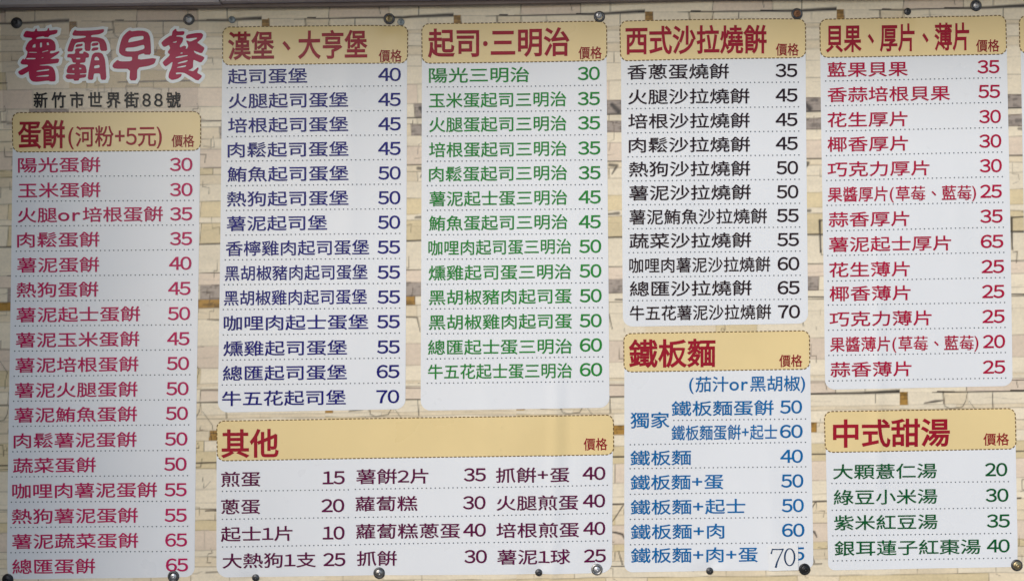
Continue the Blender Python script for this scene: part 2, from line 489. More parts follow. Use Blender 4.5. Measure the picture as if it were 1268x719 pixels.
def dashed_border(name, c, r, mat, lift, parent, period=5.2, length=3.2, wd=1.25):
    w = math.hypot(c[1][0] - c[0][0], c[1][1] - c[0][1])
    h = math.hypot(c[3][0] - c[0][0], c[3][1] - c[0][1])
    path = []
    def arc(cx, cy, a0):
        for a in np.linspace(a0, a0 + math.pi / 2, 10):
            path.append((cx + r * math.cos(a), cy + r * math.sin(a)))
    arc(w - r, r, -math.pi / 2); arc(w - r, h - r, 0); arc(r, h - r, math.pi / 2); arc(r, r, math.pi)
    path.append(path[0])
    p = np.array(path)
    seg = np.hypot(*np.diff(p, axis=0).T)
    cum = np.concatenate([[0], np.cumsum(seg)])
    n = int(round(cum[-1] / period)); per = cum[-1] / n
    V, Fc = [], []
    for i in range(n):
        pts = []
        for d in (0, length / 2, length):
            s = (i * per + d) % cum[-1]
            pts.append((np.interp(s, cum, p[:, 0]), np.interp(s, cum, p[:, 1])))
        for k in range(3):
            a, b = pts[max(0, k - 1)], pts[min(2, k + 1)]
            t = np.array([b[0] - a[0], b[1] - a[1]]); t = t / (np.hypot(*t) + 1e-9)
            nrm = np.array([-t[1], t[0]]) * wd / 2
            V.append(np.array(pts[k]) + nrm); V.append(np.array(pts[k]) - nrm)
        b0 = i * 6
        for k in range(2):
            Fc.append((b0 + 2 * k, b0 + 2 * k + 2, b0 + 2 * k + 3, b0 + 2 * k + 1))
    V = np.array(V)
    X, Y = bilin(c, V[:, 0] / w, V[:, 1] / h)
    return mesh_object(name, place(X, Y, lift), Fc, mat, parent)

def dotted_rule(x0, y0, x1, y1, parent, period=5.42, rad=0.85):
    n = max(2, int(round(abs(x1 - x0) / period)) + 1)
    V, Fc = [], []
    for i in range(n):
        cx = x0 + (x1 - x0) * i / (n - 1); cy = y0 + (y1 - y0) * i / (n - 1)
        b = len(V)
        for k in range(8):
            a = -k * math.pi / 4
            V.append((cx + rad * math.cos(a), cy + rad * math.sin(a)))
        Fc.append(tuple(range(b, b + 8)))
    V = np.array(V)
    return mesh_object("dotted_rule", place(V[:, 0], V[:, 1], 0.0012), Fc, M_DOT, parent)

# ------------------------------------------------------------------ lettering
_cache = {}
FULL = {**{str(i): chr(0xFF10 + i) for i in range(10)}}
def glyph(ch, bevel):
    key = (ch, bevel)
    if key in _cache: return _cache[key]
    if ch == "莓":                                  # set from its two halves
        (Va, Fa, _), (Vb, Fb, _) = glyph("艹", bevel), glyph("每", bevel)
        Va, Vb = Va.copy(), Vb.copy()
        a0, a1 = Va[:, 1].min(), Va[:, 1].max()
        Va[:, 1] = 0.615 + (Va[:, 1] - a0) / (a1 - a0) * 0.225
        Va[:, 0] = 0.5 + (Va[:, 0] - (Va[:, 0].min() + Va[:, 0].max()) / 2) * 0.88 / (Va[:, 0].max() - Va[:, 0].min())
        b0, b1 = Vb[:, 1].min(), Vb[:, 1].max()
        Vb[:, 1] = -0.085 + (Vb[:, 1] - b0) / (b1 - b0) * 0.70
        _cache[key] = (np.concatenate([Va, Vb]), list(Fa) + [tuple(i + len(Va) for i in f) for f in Fb], 1.0)
        return _cache[key]
    src = FULL.get(ch, ch)
    c = bpy.data.curves.new("glyph", 'FONT')
    c.body = src; c.size = 1.0; c.resolution_u = 4
    c.bevel_depth = bevel; c.bevel_resolution = 1 if bevel > 0.02 else 0
    o = bpy.data.objects.new("glyph", c)
    COL.objects.link(o)
    bpy.context.view_layer.update()
    dg = bpy.context.evaluated_depsgraph_get()
    me = bpy.data.meshes.new_from_object(o.evaluated_get(dg))
    V = np.array([v.co[:] for v in me.vertices]) if len(me.vertices) else np.zeros((0, 3))
    Fs = []
    for p in me.polygons:
        vs = list(p.vertices)
        if len(V) and max(V[i][2] for i in vs) < (1e-4 if bevel else -1): continue
        Fs.append(vs)
    bpy.data.meshes.remove(me); bpy.data.objects.remove(o); bpy.data.curves.remove(c)
    if len(V):                                      # upright cuts, so that strokes follow the sheet's creases
        bm = bmesh.new()
        bv = [bm.verts.new(tuple(q)) for q in V]
        for fc in Fs:
            try: bm.faces.new([bv[i] for i in fc])
            except ValueError: pass
        for k in range(-1, 11):
            bmesh.ops.bisect_plane(bm, geom=bm.verts[:] + bm.edges[:] + bm.faces[:], dist=1e-5,
                                   plane_co=(k * 0.1 + 0.03, 0, 0), plane_no=(1, 0, 0))
        bm.verts.index_update()
        V = np.array([q.co[:] for q in bm.verts]); Fs = [[q.index for q in fc.verts] for fc in bm.faces]
        bm.free()
    if bevel and len(V): V[:, 2] = np.clip(V[:, 2] / bevel, 0, 1)
    used = sorted({i for fc in Fs for i in fc})
    remap = {u: k for k, u in enumerate(used)}
    V = V[used] if used else V
    Fs = [tuple(remap[i] for i in fc) for fc in Fs]
    if ch in FULL:                                  # figures: own, narrower set width
        V = V.copy(); V[:, 0] -= 0.215; adv = 0.575
    elif ord(ch) > 0x2E00: adv = 1.0
    elif len(V): adv = V[:, 0].max() + 0.07
    else: adv = 0.3
    _cache[key] = (V, Fs, adv)
    return _cache[key]

def layout(text, bevel, gap=0.0):
    Vs, Fs, pen, n = [], [], 0.0, 0
    for ch in text:
        V, Fc, adv = glyph(ch, bevel)
        V = V.copy()
        if ch in "()": V[:, 1] = V[:, 1] * 1.03 + 0.06
        if ch in "or": V[:, :2] *= 1.12; adv *= 1.12
        if ch == "+": V[:, 1] += 0.03
        if ch == "、": V[:, 0] += 0.32; V[:, 1] += 0.27      # the mark sits in the middle of its square
        V[:, 0] += pen
        Vs.append(V); Fs += [tuple(i + n for i in fc) for fc in Fc]
        n += len(V); pen += adv + gap
    return np.concatenate(Vs), Fs

def lettered(parts, slope, name, mat, lift, parent):
    """parts: (text, x0, x1, middle y, em height, bevel, gap) laid on the banner as one printed piece."""
    allV, allF, n = [], [], 0
    for (text, x0, x1, yc, em, bev, gap) in parts:
        V, Fc = layout(text, bev, gap)
        a, b = V[:, 0].min(), V[:, 0].max()
        X = x0 + (V[:, 0] - a) / (b - a) * (x1 - x0)
        mid = 0.367 if text[0] in FULL and all(c in FULL for c in text) else 0.38
        Y = yc - (V[:, 1] - mid) * em + slope * (X - (x0 + x1) / 2)
        P = place(X, Y, 0.0)
        P[:, 1] -= lift + V[:, 2] * 0.00012
        allV.append(P); allF += [tuple(i + n for i in fc) for fc in Fc]; n += len(P)
    return mesh_object(name, np.concatenate(allV), allF, mat, parent)

REG, BOLD, SEMI = 0.010, 0.021, 0.015
L_TINT, L_PANEL, L_HEAD, L_DASH, L_TEXT = 0.0003, 0.0006, 0.0009, 0.0012, 0.0015

def panel(label, body, rb, header, heading, price_word, mat, rows, seps, slope=-0.011):
    p = rounded_sheet("price_panel", body, 0, rb, M_WHITE, L_PANEL, banner)
    p["label"] = label
    rounded_sheet("header_band", header, 9, 9, M_GOLD, L_HEAD, p)
    dashed_border("dashed_border", header, 9, M_DASH, L_DASH, p)
    if heading:
        lettered(heading, slope, "heading_lettering", M_HEAD, L_TEXT, p)
        x0, x1, yc = price_word
        lettered([("價格", x0, x1, yc, 16.2, 0.012, 0)], slope, "price_heading", M_PRICE, L_TEXT, p)
    for r in rows:
        name, a, b, yn, price, c, d, yp = r[:8]
        em = r[8] if len(r) > 8 else 19.8
        lettered([(name, a, b, yn, em, REG, 0.0)], slope, "item_name", mat, L_TEXT, p)
        if price: lettered([(price, c, d, yp, 21.0, SEMI, 0.0)], slope, "item_price", mat, L_TEXT, p)
    for (x0, y0, x1, y1) in seps:
        dotted_rule(x0, y0, x1, y1, p)
    return p

# egg crepes
y_n = [205, 236, 266, 297, 328, 358.5, 389, 420, 451, 482, 512.5, 544, 575, 606, 637.5, 668.5, 700]
y_p = [204, 235, 265, 295.5, 326, 357, 388, 419, 449.5, 480.5, 511, 542.5, 573.5, 605, 636.5, 667, 698]
c1 = [("陽光蛋餠", 25, 126, "30", 211, 239), ("玉米蛋餠", 25, 126, "30", 211, 239),
      ("火腿or培根蛋餠", 24, 202.5, "35", 211, 238.7), ("肉鬆蛋餠", 23.5, 124.5, "35", 211, 238.5),
      ("薯泥蛋餠", 23, 124, "40", 210, 237.7), ("熱狗蛋餠", 22.5, 123, "45", 209, 236.7),
      ("薯泥起士蛋餠", 22, 174.5, "50", 208.5, 236.3), ("薯泥玉米蛋餠", 21.3, 173.5, "45", 208, 235.7),
      ("薯泥培根蛋餠", 20.6, 172.5, "50", 207.5, 235.2), ("薯泥火腿蛋餠", 20, 171.5, "50", 207, 234.7),
      ("薯泥鮪魚蛋餠", 19.5, 171, "50", 206.5, 234), ("肉鬆薯泥蛋餠", 19, 170.5, "50", 205.5, 233.5),
      ("蔬菜蛋餠", 18, 120, "50", 204.6, 232.5), ("咖哩肉薯泥蛋餠", 17, 196, "55", 205, 232.6),
      ("熱狗薯泥蛋餠", 16.3, 172, "55", 205, 232.6), ("薯泥蔬菜蛋餠", 16, 172.5, "65", 206, 233),
      ("總匯蛋餠", 16, 119, "65", 206.5, 234)]
rows = [(n, a, b, y_n[i], p, c, d, y_p[i]) for i, (n, a, b, p, c, d) in enumerate(c1)]
seps = [(rows[i][1] - 1, (y_n[i] + y_n[i + 1]) / 2 - 1.2, rows[i][6] + 1, (y_p[i] + y_p[i + 1]) / 2 - 1.6) for i in range(16)]
panel("tall white price list with magenta lettering, leftmost on the banner",
      [(18.5, 170), (248.5, 170), (242, 713), (9.5, 716.5)], 12,
      [(17.8, 141), (249.3, 138.8), (249, 186.5), (18.8, 189.5)],
      [("蛋餠", 25, 83, 167.5, 36, BOLD, 0), ("(河粉+5元)", 87, 201.5, 169.5, 27.5, 0.012, 0)], (213.3, 241.5, 175), M_MAGENTA, rows, seps)

# burgers
y_n = [95, 125, 155, 185.5, 215.5, 246, 276.5, 307, 337.5, 368, 399, 430.5, 461, 492]
y_p = [93.3, 124, 154, 184.3, 214.5, 245, 275.3, 306, 337, 367.5, 398, 429.2, 459.5, 490.5]
c2 = [("起司蛋堡", 282.7, 381, "40", 468.7, 496.7), ("火腿起司蛋堡", 283.5, 431.7, "45", 468.7, 496.5),
      ("培根起司蛋堡", 283, 431.7, "45", 468.7, 496.5), ("肉鬆起司蛋堡", 282.5, 432, "45", 468.5, 496.3),
      ("鮪魚起司蛋堡", 282, 432, "50", 468.5, 496.3), ("熱狗起司蛋堡", 281.5, 432, "50", 468.2, 496),
      ("薯泥起司堡", 281, 405.5, "50", 468, 495.7), ("香檸雞肉起司蛋堡", 280, 457.5, "55", 467.5, 495.5),
      ("黑胡椒豬肉起司蛋堡", 279, 455.5, "55", 467.5, 495.5), ("黑胡椒雞肉起司蛋堡", 278, 454.8, "55", 467.5, 495.5),
      ("咖哩肉起士蛋堡", 278, 456.3, "55", 467, 495.2), ("燻雞起司蛋堡", 277.5, 430.3, "55", 467, 495.2),
      ("總匯起司蛋堡", 277, 430, "65", 466.7, 494.8), ("牛五花起司堡", 276, 428.7, "70", 466.3, 494.5)]
rows = [(n, a, b, y_n[i], p, c, d, y_p[i]) for i, (n, a, b, p, c, d) in enumerate(c2)]
seps = [(rows[i][1] - 0.5, (y_n[i] + y_n[i + 1]) / 2 - 0.4, rows[i][6] - 0.5, (y_p[i] + y_p[i + 1]) / 2 - 1.5) for i in range(13)]
panel("white price list with navy blue lettering under a gold heading",
      [(276, 62), (504.5, 60), (502.2, 506), (271, 510)], 12,
      [(276.7, 34.3), (505.2, 32.5), (504.8, 79), (276.5, 81.6)],
      [("漢堡、大亨堡", 283, 455.5, 56.8, 36.5, BOLD, 0)], (469.3, 498, 70.3), M_NAVY, rows, seps)

# cheese and sandwiches
y_n = [93.5, 124, 154, 185, 215, 245.5, 275.7, 306, 337, 367.3, 398, 429, 459]
y_p = [92, 123, 153, 184, 214.5, 244.5, 275, 305.2, 335.5, 366, 396.7, 426.7, 457]
c3 = [("陽光三明治", 531.3, 655.3, "30", 715, 742.3), ("玉米蛋起司三明治", 531.3, 701, "35", 715, 742.5),
      ("火腿蛋起司三明治", 531.3, 701.3, "35", 715.3, 742.7), ("培根蛋起司三明治", 531.3, 701.6, "35", 715.5, 743),
      ("肉鬆蛋起司三明治", 531.3, 702, "35", 716, 743.2), ("薯泥起士蛋三明治", 531.3, 702.2, "45", 716, 743.5),
      ("鮪魚蛋起司三明治", 531, 702.5, "45", 716.2, 743.5), ("咖哩肉起司蛋三明治", 530.5, 707, "50", 716.7, 744),
      ("燻雞起司蛋三明治", 530.7, 707, "50", 717, 744.2), ("黑胡椒豬肉起司蛋", 531, 707.7, "50", 717.2, 744.5),
      ("黑胡椒雞肉起司蛋", 531, 708, "50", 717.2, 744.5), ("總匯起士蛋三明治", 530, 708, "60", 717.5, 745),
      ("牛五花起士蛋三明治", 530, 708, "60", 717.5, 745.2)]
rows = [(n, a, b, y_n[i], p, c, d, y_p[i]) for i, (n, a, b, p, c, d) in enumerate(c3)]
seps = [(529.3, y_n[i] + 15, 743.5 + i * 0.2, y_p[i] + 14.6) for i in range(13)]
panel("white price list with leaf green lettering under a gold heading",
      [(522.7, 60), (750.5, 56), (754.3, 504), (521, 507.8)], 12,
      [(522.5, 30.8), (750.8, 27.2), (751, 76.2), (523, 79.3)],
      [("起司‧三明治", 530, 705, 53.5, 37, BOLD, 0)], (716, 745, 66.5), M_GREEN, rows, seps)

# baked flatbreads
y_n = [90, 120.5, 150.5, 180, 209.7, 239, 268.5, 298, 328, 357, 386.7]
y_p = [88, 118.5, 148.5, 178, 208, 237.7, 267, 296.7, 326.5, 356, 385.7]
c4 = [("香蔥蛋燒餠", 776, 901.7, "35", 959.5, 986.7), ("火腿沙拉燒餠", 777, 927.3, "45", 959.7, 987),
      ("培根沙拉燒餠", 777.3, 927.6, "45", 959.8, 987), ("肉鬆沙拉燒餠", 778, 928, "45", 960, 987.3),
      ("熱狗沙拉燒餠", 778, 928.3, "50", 960.7, 987.7), ("薯泥沙拉燒餠", 778, 929, "50", 961, 988),
      ("薯泥鮪魚沙拉燒餠", 778.3, 949, "55", 961, 988.3), ("蔬菜沙拉燒餠", 778.5, 929.5, "55", 961.5, 988.6),
      ("咖哩肉薯泥沙拉燒餠", 778.5, 953, "60", 962, 989), ("總匯沙拉燒餠", 779, 930, "65", 962, 989.3),
      ("牛五花薯泥沙拉燒餠", 779, 954, "70", 962.5, 989.7)]
rows = [(n, a, b, y_n[i], p, c, d, y_p[i]) for i, (n, a, b, p, c, d) in enumerate(c4)]
seps = [(776.5 + i * 0.25, y_n[i] + 15.2, 988 + i * 0.25, y_p[i] + 14.3) for i in range(10)]
panel("white price list with dark brown lettering under a gold heading",
      [(768.3, 55), (997, 52), (999.8, 400.3), (770.7, 404.3)], 12,
      [(767, 27.8), (996.8, 24), (997, 72), (768, 76.8)],
      [("西式沙拉燒餠", 774, 948.5, 50.8, 36.5, BOLD, 0)], (959.8, 988.5, 62.3), M_BLACK, rows, seps)

# bagels and toast
y_n = [86.3, 116.8, 148.2, 178.5, 209.2, 240, 271.5, 302, 333.5, 363, 394, 425, 456.5]
y_p = [83.5, 114, 145, 175.3, 205.7, 237.3, 268, 299, 330, 360.8, 391.5, 422.5, 454]
c5 = [("藍果貝果", 1024, 1123.5, "35", 1209, 1236.3), ("香蒜培根貝果", 1024, 1175.5, "55", 1210, 1237),
      ("花生厚片", 1024, 1122.8, "30", 1211, 1238), ("椰香厚片", 1024, 1123.3, "30", 1211, 1238.5),
      ("巧克力厚片", 1024, 1149.5, "30", 1211.5, 1239), ("果醬厚片(草莓、藍莓)", 1024, 1207, "25", 1212, 1239),
      ("蒜香厚片", 1025, 1124.5, "35", 1212, 1240), ("薯泥起士厚片", 1025, 1176, "65", 1212.7, 1241),
      ("花生薄片", 1025.5, 1125, "25", 1213.7, 1242), ("椰香薄片", 1026, 1126, "25", 1214.5, 1242.5),
      ("巧克力薄片", 1026, 1152, "25", 1215, 1243), ("果醬薄片(草莓、藍莓)", 1026.5, 1210.5, "20", 1216, 1243.7),
      ("蒜香薄片", 1027, 1127.3, "25", 1216, 1244)]
rows = [(n, a, b, y_n[i], p, c, d, y_p[i]) for i, (n, a, b, p, c, d) in enumerate(c5)]
seps = [(1022 + i * 0.3, y_n[i] + 14.6, 1237 + i * 0.65, y_p[i] + 13.6) for i in range(13)]
panel("white price list with crimson lettering under a gold heading",
      [(1015, 50), (1245.3, 46), (1253.5, 477.5), (1020.8, 482)], 12,
      [(1014.5, 24.8), (1244, 20), (1245.3, 68), (1015.5, 71.8)],
      [("貝果、厚片、薄片", 1022, 1199, 47.2, 36, BOLD, 0)], (1207.3, 1236.3, 57.5), M_CRIMSON, rows, seps, slope=-0.014)

# others
rows = [("煎蛋", 275, 323.7, 592, "15", 400, 427.3, 590.5), ("蔥蛋", 275, 323.3, 626, "20", 398.3, 426.7, 625),
        ("起士1片", 274.5, 362.7, 659.5, "10", 400, 427, 658.8), ("大熱狗1支", 276.5, 391.7, 692.5, "25", 400.5, 428, 691.7),
        ("薯餠2片", 441, 530.7, 589, "35", 574.3, 601.7, 586.8), ("蘿蔔糕", 440.5, 517, 622.7, "30", 573.3, 601.3, 621.3),
        ("蘿蔔糕蔥蛋", 441, 570, 656.5, "40", 573.7, 601.7, 655), ("抓餠", 442, 491.5, 690.5, "30", 575, 603, 687.7),
        ("抓餠+蛋", 614, 705, 587, "40", 721, 749.3, 585), ("火腿煎蛋", 614.5, 716, 621.3, "40", 721.5, 749, 619),
        ("培根煎蛋", 614.5, 717, 655, "40", 722, 749.2, 653), ("薯泥1球", 615.3, 706, 688, "25", 722.7, 750, 687)]
seps = [(276.7, 607, 431.7, 605.5), (276.7, 641.5, 431.5, 639.8), (276.7, 675.7, 431.7, 673.8),
        (440.3, 605, 605, 602.3), (440.5, 639.7, 605, 637.5), (441, 673.3, 605.3, 670.3),
        (611.7, 602.3, 751.7, 599.7), (612, 637, 751.7, 634.3), (612, 670.3, 752, 668.3)]
panel("wide low white price list with maroon lettering in three columns",
      [(269.5, 545), (758.5, 540), (757.6, 708.5), (269, 713.6)], 14,
      [(269.7, 520.5), (759, 513), (759.6, 562), (270.5, 569.5)],
      [("其他", 275, 346, 548, 37, BOLD, 0)], (722.3, 751.7, 549), M_MAROON, rows, seps)

# teppan noodles
rows = [("(茄汁or黑胡椒)", 852.7, 996, 474.7, "", 0, 0, 0, 20.5), ("獨家", 780, 828.5, 519.5, "", 0, 0, 0, 21),
        ("鐵板麵蛋餠", 831, 957.3, 504.7, "50", 965, 992.3, 503.2), ("鐵板麵蛋餠+起士", 831, 961.7, 534.7, "60", 965, 993, 533.3),
        ("鐵板麵", 780, 855.3, 566, "40", 965.5, 993.3, 564), ("鐵板麵+蛋", 780.3, 895.5, 596, "50", 966.3, 993.8, 594.4),
        ("鐵板麵+起士", 780.5, 922.3, 626.5, "50", 967, 994.3, 624.7), ("鐵板麵+肉", 780.7, 896.3, 657, "60", 967.3, 995, 655),
        ("鐵板麵+肉+蛋", 781, 937.7, 686, "65", 968, 995, 684.3)]
seps = [(834, 519.8, 996.5, 518), (780, 549.7, 996.5, 546.8), (780, 579.3, 996.7, 577), (780.3, 611, 997, 608.3),
        (780.3, 642, 997, 639), (780.5, 673.3, 997.5, 670.2)]
panel("white price list with bright blue lettering and a corrected last price",
      [(772.5, 435), (1002, 430), (1006.3, 704), (772.9, 707.6)], 10,
      [(771.7, 412.8), (1001.3, 409.2), (1001.8, 456.6), (772.3, 460)],
      [("鐵板麵", 778, 885.3, 437, 36.5, BOLD, 0)], (964, 992.7, 446.3), M_BLUE, rows, seps)

# sweet soups
rows = [("大顆薏仁湯", 1030.3, 1159, 582.5, "20", 1219, 1246.7, 580.7), ("綠豆小米湯", 1031, 1159.7, 614, "30", 1219.7, 1248, 612.3),
        ("紫米紅豆湯", 1031.5, 1160, 645.3, "35", 1221, 1249.5, 644), ("銀耳蓮子紅棗湯", 1031.8, 1213.3, 676.5, "40", 1221, 1249.3, 674.8)]
seps = [(1029, 597.5, 1248, 595.5), (1029.3, 630.5, 1249.5, 627.8), (1030, 661.8, 1250.5, 659.3), (1030.5, 692.8, 1250, 689.8)]
panel("small square white price list with dark green lettering, lower right",
      [(1021.3, 535), (1257, 530), (1259.6, 701), (1024.3, 704.5)], 8,
      [(1019.7, 509), (1256.5, 505.2), (1257.8, 555.2), (1021, 559.2)],
      [("中式甜湯", 1030.3, 1175.3, 535.3, 36.5, BOLD, 0)], (1217, 1249, 543.3), M_DGREEN, rows, seps)

# the list that the picture cuts off at the right edge
panel("white price list cut off by the right edge of the picture",
      [(1262.5, 45), (1395, 42), (1398, 470), (1270, 474)], 12,
      [(1260.8, 20.5), (1396, 17), (1396, 62), (1261.8, 67)], None, None, M_GREEN, [], [])

# ------------------------------------------------------------------ shop name and address
rounded_sheet("thin_white_print", [(2.5, 13), (246.5, 11), (246, 160), (6.8, 160)], 0, 0, M_TINT, L_TINT, banner)

TITLE = {
 (15, 30): ([[(145,140),(172,88),(240,100),(275,98),(285,70),(297,68),(298,98),(412,95),(425,65),(435,62),(433,92),(530,80),(522,120),(440,140),(425,160),(385,158),(375,148),(300,160),(280,185),(400,178),(460,185),(495,215),(508,260),(505,310),(450,312),(440,340),(470,345),(545,318),(550,328),(520,355),(460,395),(440,408),(548,400),(540,440),(525,448),(330,468),(330,478),(430,478),(475,495),(500,540),(508,600),(505,650),(445,650),(430,640),(300,655),(250,650),(220,615),(212,560),(215,535),(140,580),(110,575),(90,545),(140,515),(205,485),(200,465),(130,460),(118,440),(145,400),(165,412),(185,380),(195,345),(200,322),(178,300),(175,280),(190,240),(215,205),(250,185),(240,165),(160,160)]],
   [[(245,278),(255,245),(285,232),(288,278)],[(332,278),(332,220),(360,218),(358,275)],[(410,255),(405,222),(430,215),(440,250)],[(205,334),(208,322),(305,325),(300,338)],[(352,335),(360,320),(425,302),(432,315)],[(180,408),(182,390),(290,390),(285,408)],[(345,395),(355,385),(378,380),(372,395)],[(290,548),(300,530),(435,512),(442,525),(425,535)],[(285,602),(295,592),(430,575),(440,590),(420,600)]]),
 (75, 30): ([[(155,130),(180,82),(210,95),(400,88),(505,72),(498,105),(450,128),(360,138),(358,162),(440,165),(500,185),(530,240),(538,312),(465,312),(455,225),(430,205),(358,210),(353,312),(293,312),(293,208),(195,222),(175,255),(160,320),(100,320),(115,260),(150,175),(175,187),(305,168),(305,145),(170,145)],
   [(190,272),(197,245),(270,235),(262,258)],[(365,250),(380,228),(442,222),(437,248),(380,260)],[(365,308),(380,280),(442,275),(437,300),(385,312)],
   [(98,385),(105,350),(180,350),(190,325),(185,308),(197,290),(268,285),(262,305),(230,320),(228,345),(275,345),(280,322),(300,325),(338,350),(335,385),(300,388),(295,440),(240,445),(235,462),(270,465),(298,480),(310,530),(308,560),(235,562),(237,578),(308,572),(300,605),(230,615),(225,640),(175,642),(170,622),(100,625),(80,600),(95,572),(180,578),(182,562),(100,560),(92,535),(110,485),(140,465),(195,460),(195,445),(160,440),(150,400),(130,385)],
   [(325,630),(335,540),(360,420),(375,360),(400,335),(450,332),(485,345),(510,400),(520,480),(528,630),(470,632),(462,560),(400,560),(388,575),(382,632)]],
   [[(195,395),(200,388),(245,388),(243,410),(197,410)],[(150,520),(158,500),(180,505),(175,528)],[(228,520),(228,498),(255,500),(258,520)],[(395,420),(400,385),(425,372),(450,395),(455,420)],[(390,510),(395,475),(455,465),(460,500)]]),
 (132, 30): ([[(155,320),(170,240),(195,160),(240,110),(275,85),(295,98),(360,88),(430,90),(475,110),(497,160),(503,250),(505,350),(440,350),(430,335),(365,355),(362,412),(565,388),(545,450),(480,475),(355,495),(350,635),(272,635),(280,508),(110,508),(85,485),(95,455),(140,412),(165,430),(298,428),(305,375),(230,375),(180,355)]],
   [[(252,222),(265,180),(300,158),(410,142),(430,150),(428,185),(330,208)],[(225,320),(228,275),(330,268),(425,240),(438,255),(438,290),(350,318)]]),
 (190, 30): ([[(102,220),(130,190),(200,140),(215,145),(225,90),(260,60),(268,95),(355,88),(345,130),(265,135),(262,150),(310,152),(340,165),(330,210),(300,250),(305,275),(350,250),(372,258),(365,285),(385,285),(400,250),(372,190),(420,208),(500,170),(490,155),(370,172),(378,130),(480,110),(540,108),(562,130),(545,170),(490,215),(520,235),(572,270),(570,290),(545,335),(450,298),(470,335),(572,375),(570,395),(535,438),(455,400),(448,430),(448,490),(420,510),(390,522),(450,535),(480,510),(505,490),(510,505),(490,550),(545,580),(540,600),(500,638),(400,575),(345,545),(258,545),(258,572),(325,562),(315,590),(280,615),(215,630),(180,605),(185,560),(215,490),(230,420),(150,480),(130,465),(115,435),(190,365),(195,345),(170,325),(200,280),(195,262),(185,240),(135,265),(115,250)]],
   [[(215,212),(275,195),(270,215),(245,222)],[(305,342),(315,325),(335,322),(340,337)],[(250,390),(265,370),(390,350),(395,365),(300,385)],[(275,455),(285,435),(390,405),(395,420),(370,435)],[(265,500),(275,485),(370,462),(378,475),(360,488)]]),
}

def soften(pts):
    """One round of corner cutting, to turn a traced outline into a brush-like one."""
    out, n = [], len(pts)
    for i in range(n):
        (x0, y0), (x1, y1) = pts[i], pts[(i + 1) % n]
        out.append((x0 * .82 + x1 * .18, y0 * .82 + y1 * .18))
        out.append((x0 * .18 + x1 * .82, y0 * .18 + y1 * .82))
    return out

def outline_mesh(loops, bevel):
    c = bpy.data.curves.new("outline", 'CURVE')
    c.dimensions = '2D'; c.fill_mode = 'BOTH'
    c.bevel_depth = bevel; c.bevel_resolution = 2
    for lp in loops:
        s = c.splines.new('POLY')
        s.points.add(len(lp) - 1)
        for k, (x, y) in enumerate(lp):
            s.points[k].co = (x, -y, 0, 1)
        s.use_cyclic_u = True
    o = bpy.data.objects.new("outline", c)
    COL.objects.link(o)
    bpy.context.view_layer.update()
    me = bpy.data.meshes.new_from_object(o.evaluated_get(bpy.context.evaluated_depsgraph_get()))
    V = np.array([v.co[:] for v in me.vertices])
    Fs = [tuple(p.vertices) for p in me.polygons if bevel == 0 or max(V[i][2] for i in p.vertices) > 1e-4]
    if bevel == 0:                                # keep one of the two coincident sides
        Fs = [tuple(p.vertices) for p in me.polygons if p.normal.z > 0]
    bpy.data.meshes.remove(me); bpy.data.objects.remove(o); bpy.data.curves.remove(c)
    if bevel: V[:, 2] = np.clip(V[:, 2] / bevel, 0, 1)
    return V, Fs

for (ox, oy), (outs, holes) in TITLE.items():
    k = 8.986
    conv = lambda pl: [(ox + x / k, oy + y / k) for (x, y) in soften(pl)]
    O = [conv(p) for p in outs]; Hs = [conv(p) for p in holes]
    V, Fs = outline_mesh(O, 4.1)
    P = place(V[:, 0], -V[:, 1], 0.0); P[:, 1] -= 0.0005 + V[:, 2] * 0.0004
    base = mesh_object("title_outline", P, Fs, M_OUTL, banner)
    V, Fs = outline_mesh(O + Hs, 0.25)
    P = place(V[:, 0], -V[:, 1], 0.0); P[:, 1] -= 0.0015 + V[:, 2] * 0.0001
    mesh_object("title_character", P, Fs, M_TITLE, base)
lettered([("新竹市世界街88號", 44.2, 224.8, 125, 20.5, 0.02, 0.22)], -0.006, "address_lettering", M_ADDR, L_TEXT, banner)

# ------------------------------------------------------------------ price sticker
sticker = bpy.data.objects.new("price_sticker", None)
sticker.empty_display_size = 0.02
COL.objects.link(sticker)
tag(sticker, "small white sticker with 70 in thin blue figures over the last noodle price", "sticker")
rounded_sheet("paper", [(950.2, 674), (986.6, 672.6), (987.0, 704.3), (950.8, 705.2)], 0, 0.8, M_PAPER, 0.0023, sticker, cell=3)
def curl(x): return 0.0022 * np.clip((np.asarray(x) - 956) / 32.0, 0, 1.1) ** 2
pm = sticker.children[0].data
for vv in pm.vertices:
    vv.co.y -= float(curl(vv.co.x / ((D - 0.01) / F) + W / 2))
def pen_stroke(pts, closed=False):
    """Thin calligraphic stroke: (x, y, width)."""
    P = np.array(pts, float); n = len(P)
    V, Fc = [], []
    for i in range(n):
        a = P[(i - 1) % n if closed else max(0, i - 1)]; b = P[(i + 1) % n if closed else min(n - 1, i + 1)]
        t = b[:2] - a[:2]; t = t / (np.hypot(*t) + 1e-9)
        nn = np.array([-t[1], t[0]]) * P[i, 2] / 2
        V += [P[i, :2] + nn, P[i, :2] - nn]
    for i in range(n if closed else n - 1):
        j = (i + 1) % n
        Fc.append((2 * i, 2 * j, 2 * j + 1, 2 * i + 1))
    return np.array(V), Fc
g = 14.375
def zz(x, y, w): return (930 + x / g, 665 + y / g, w)
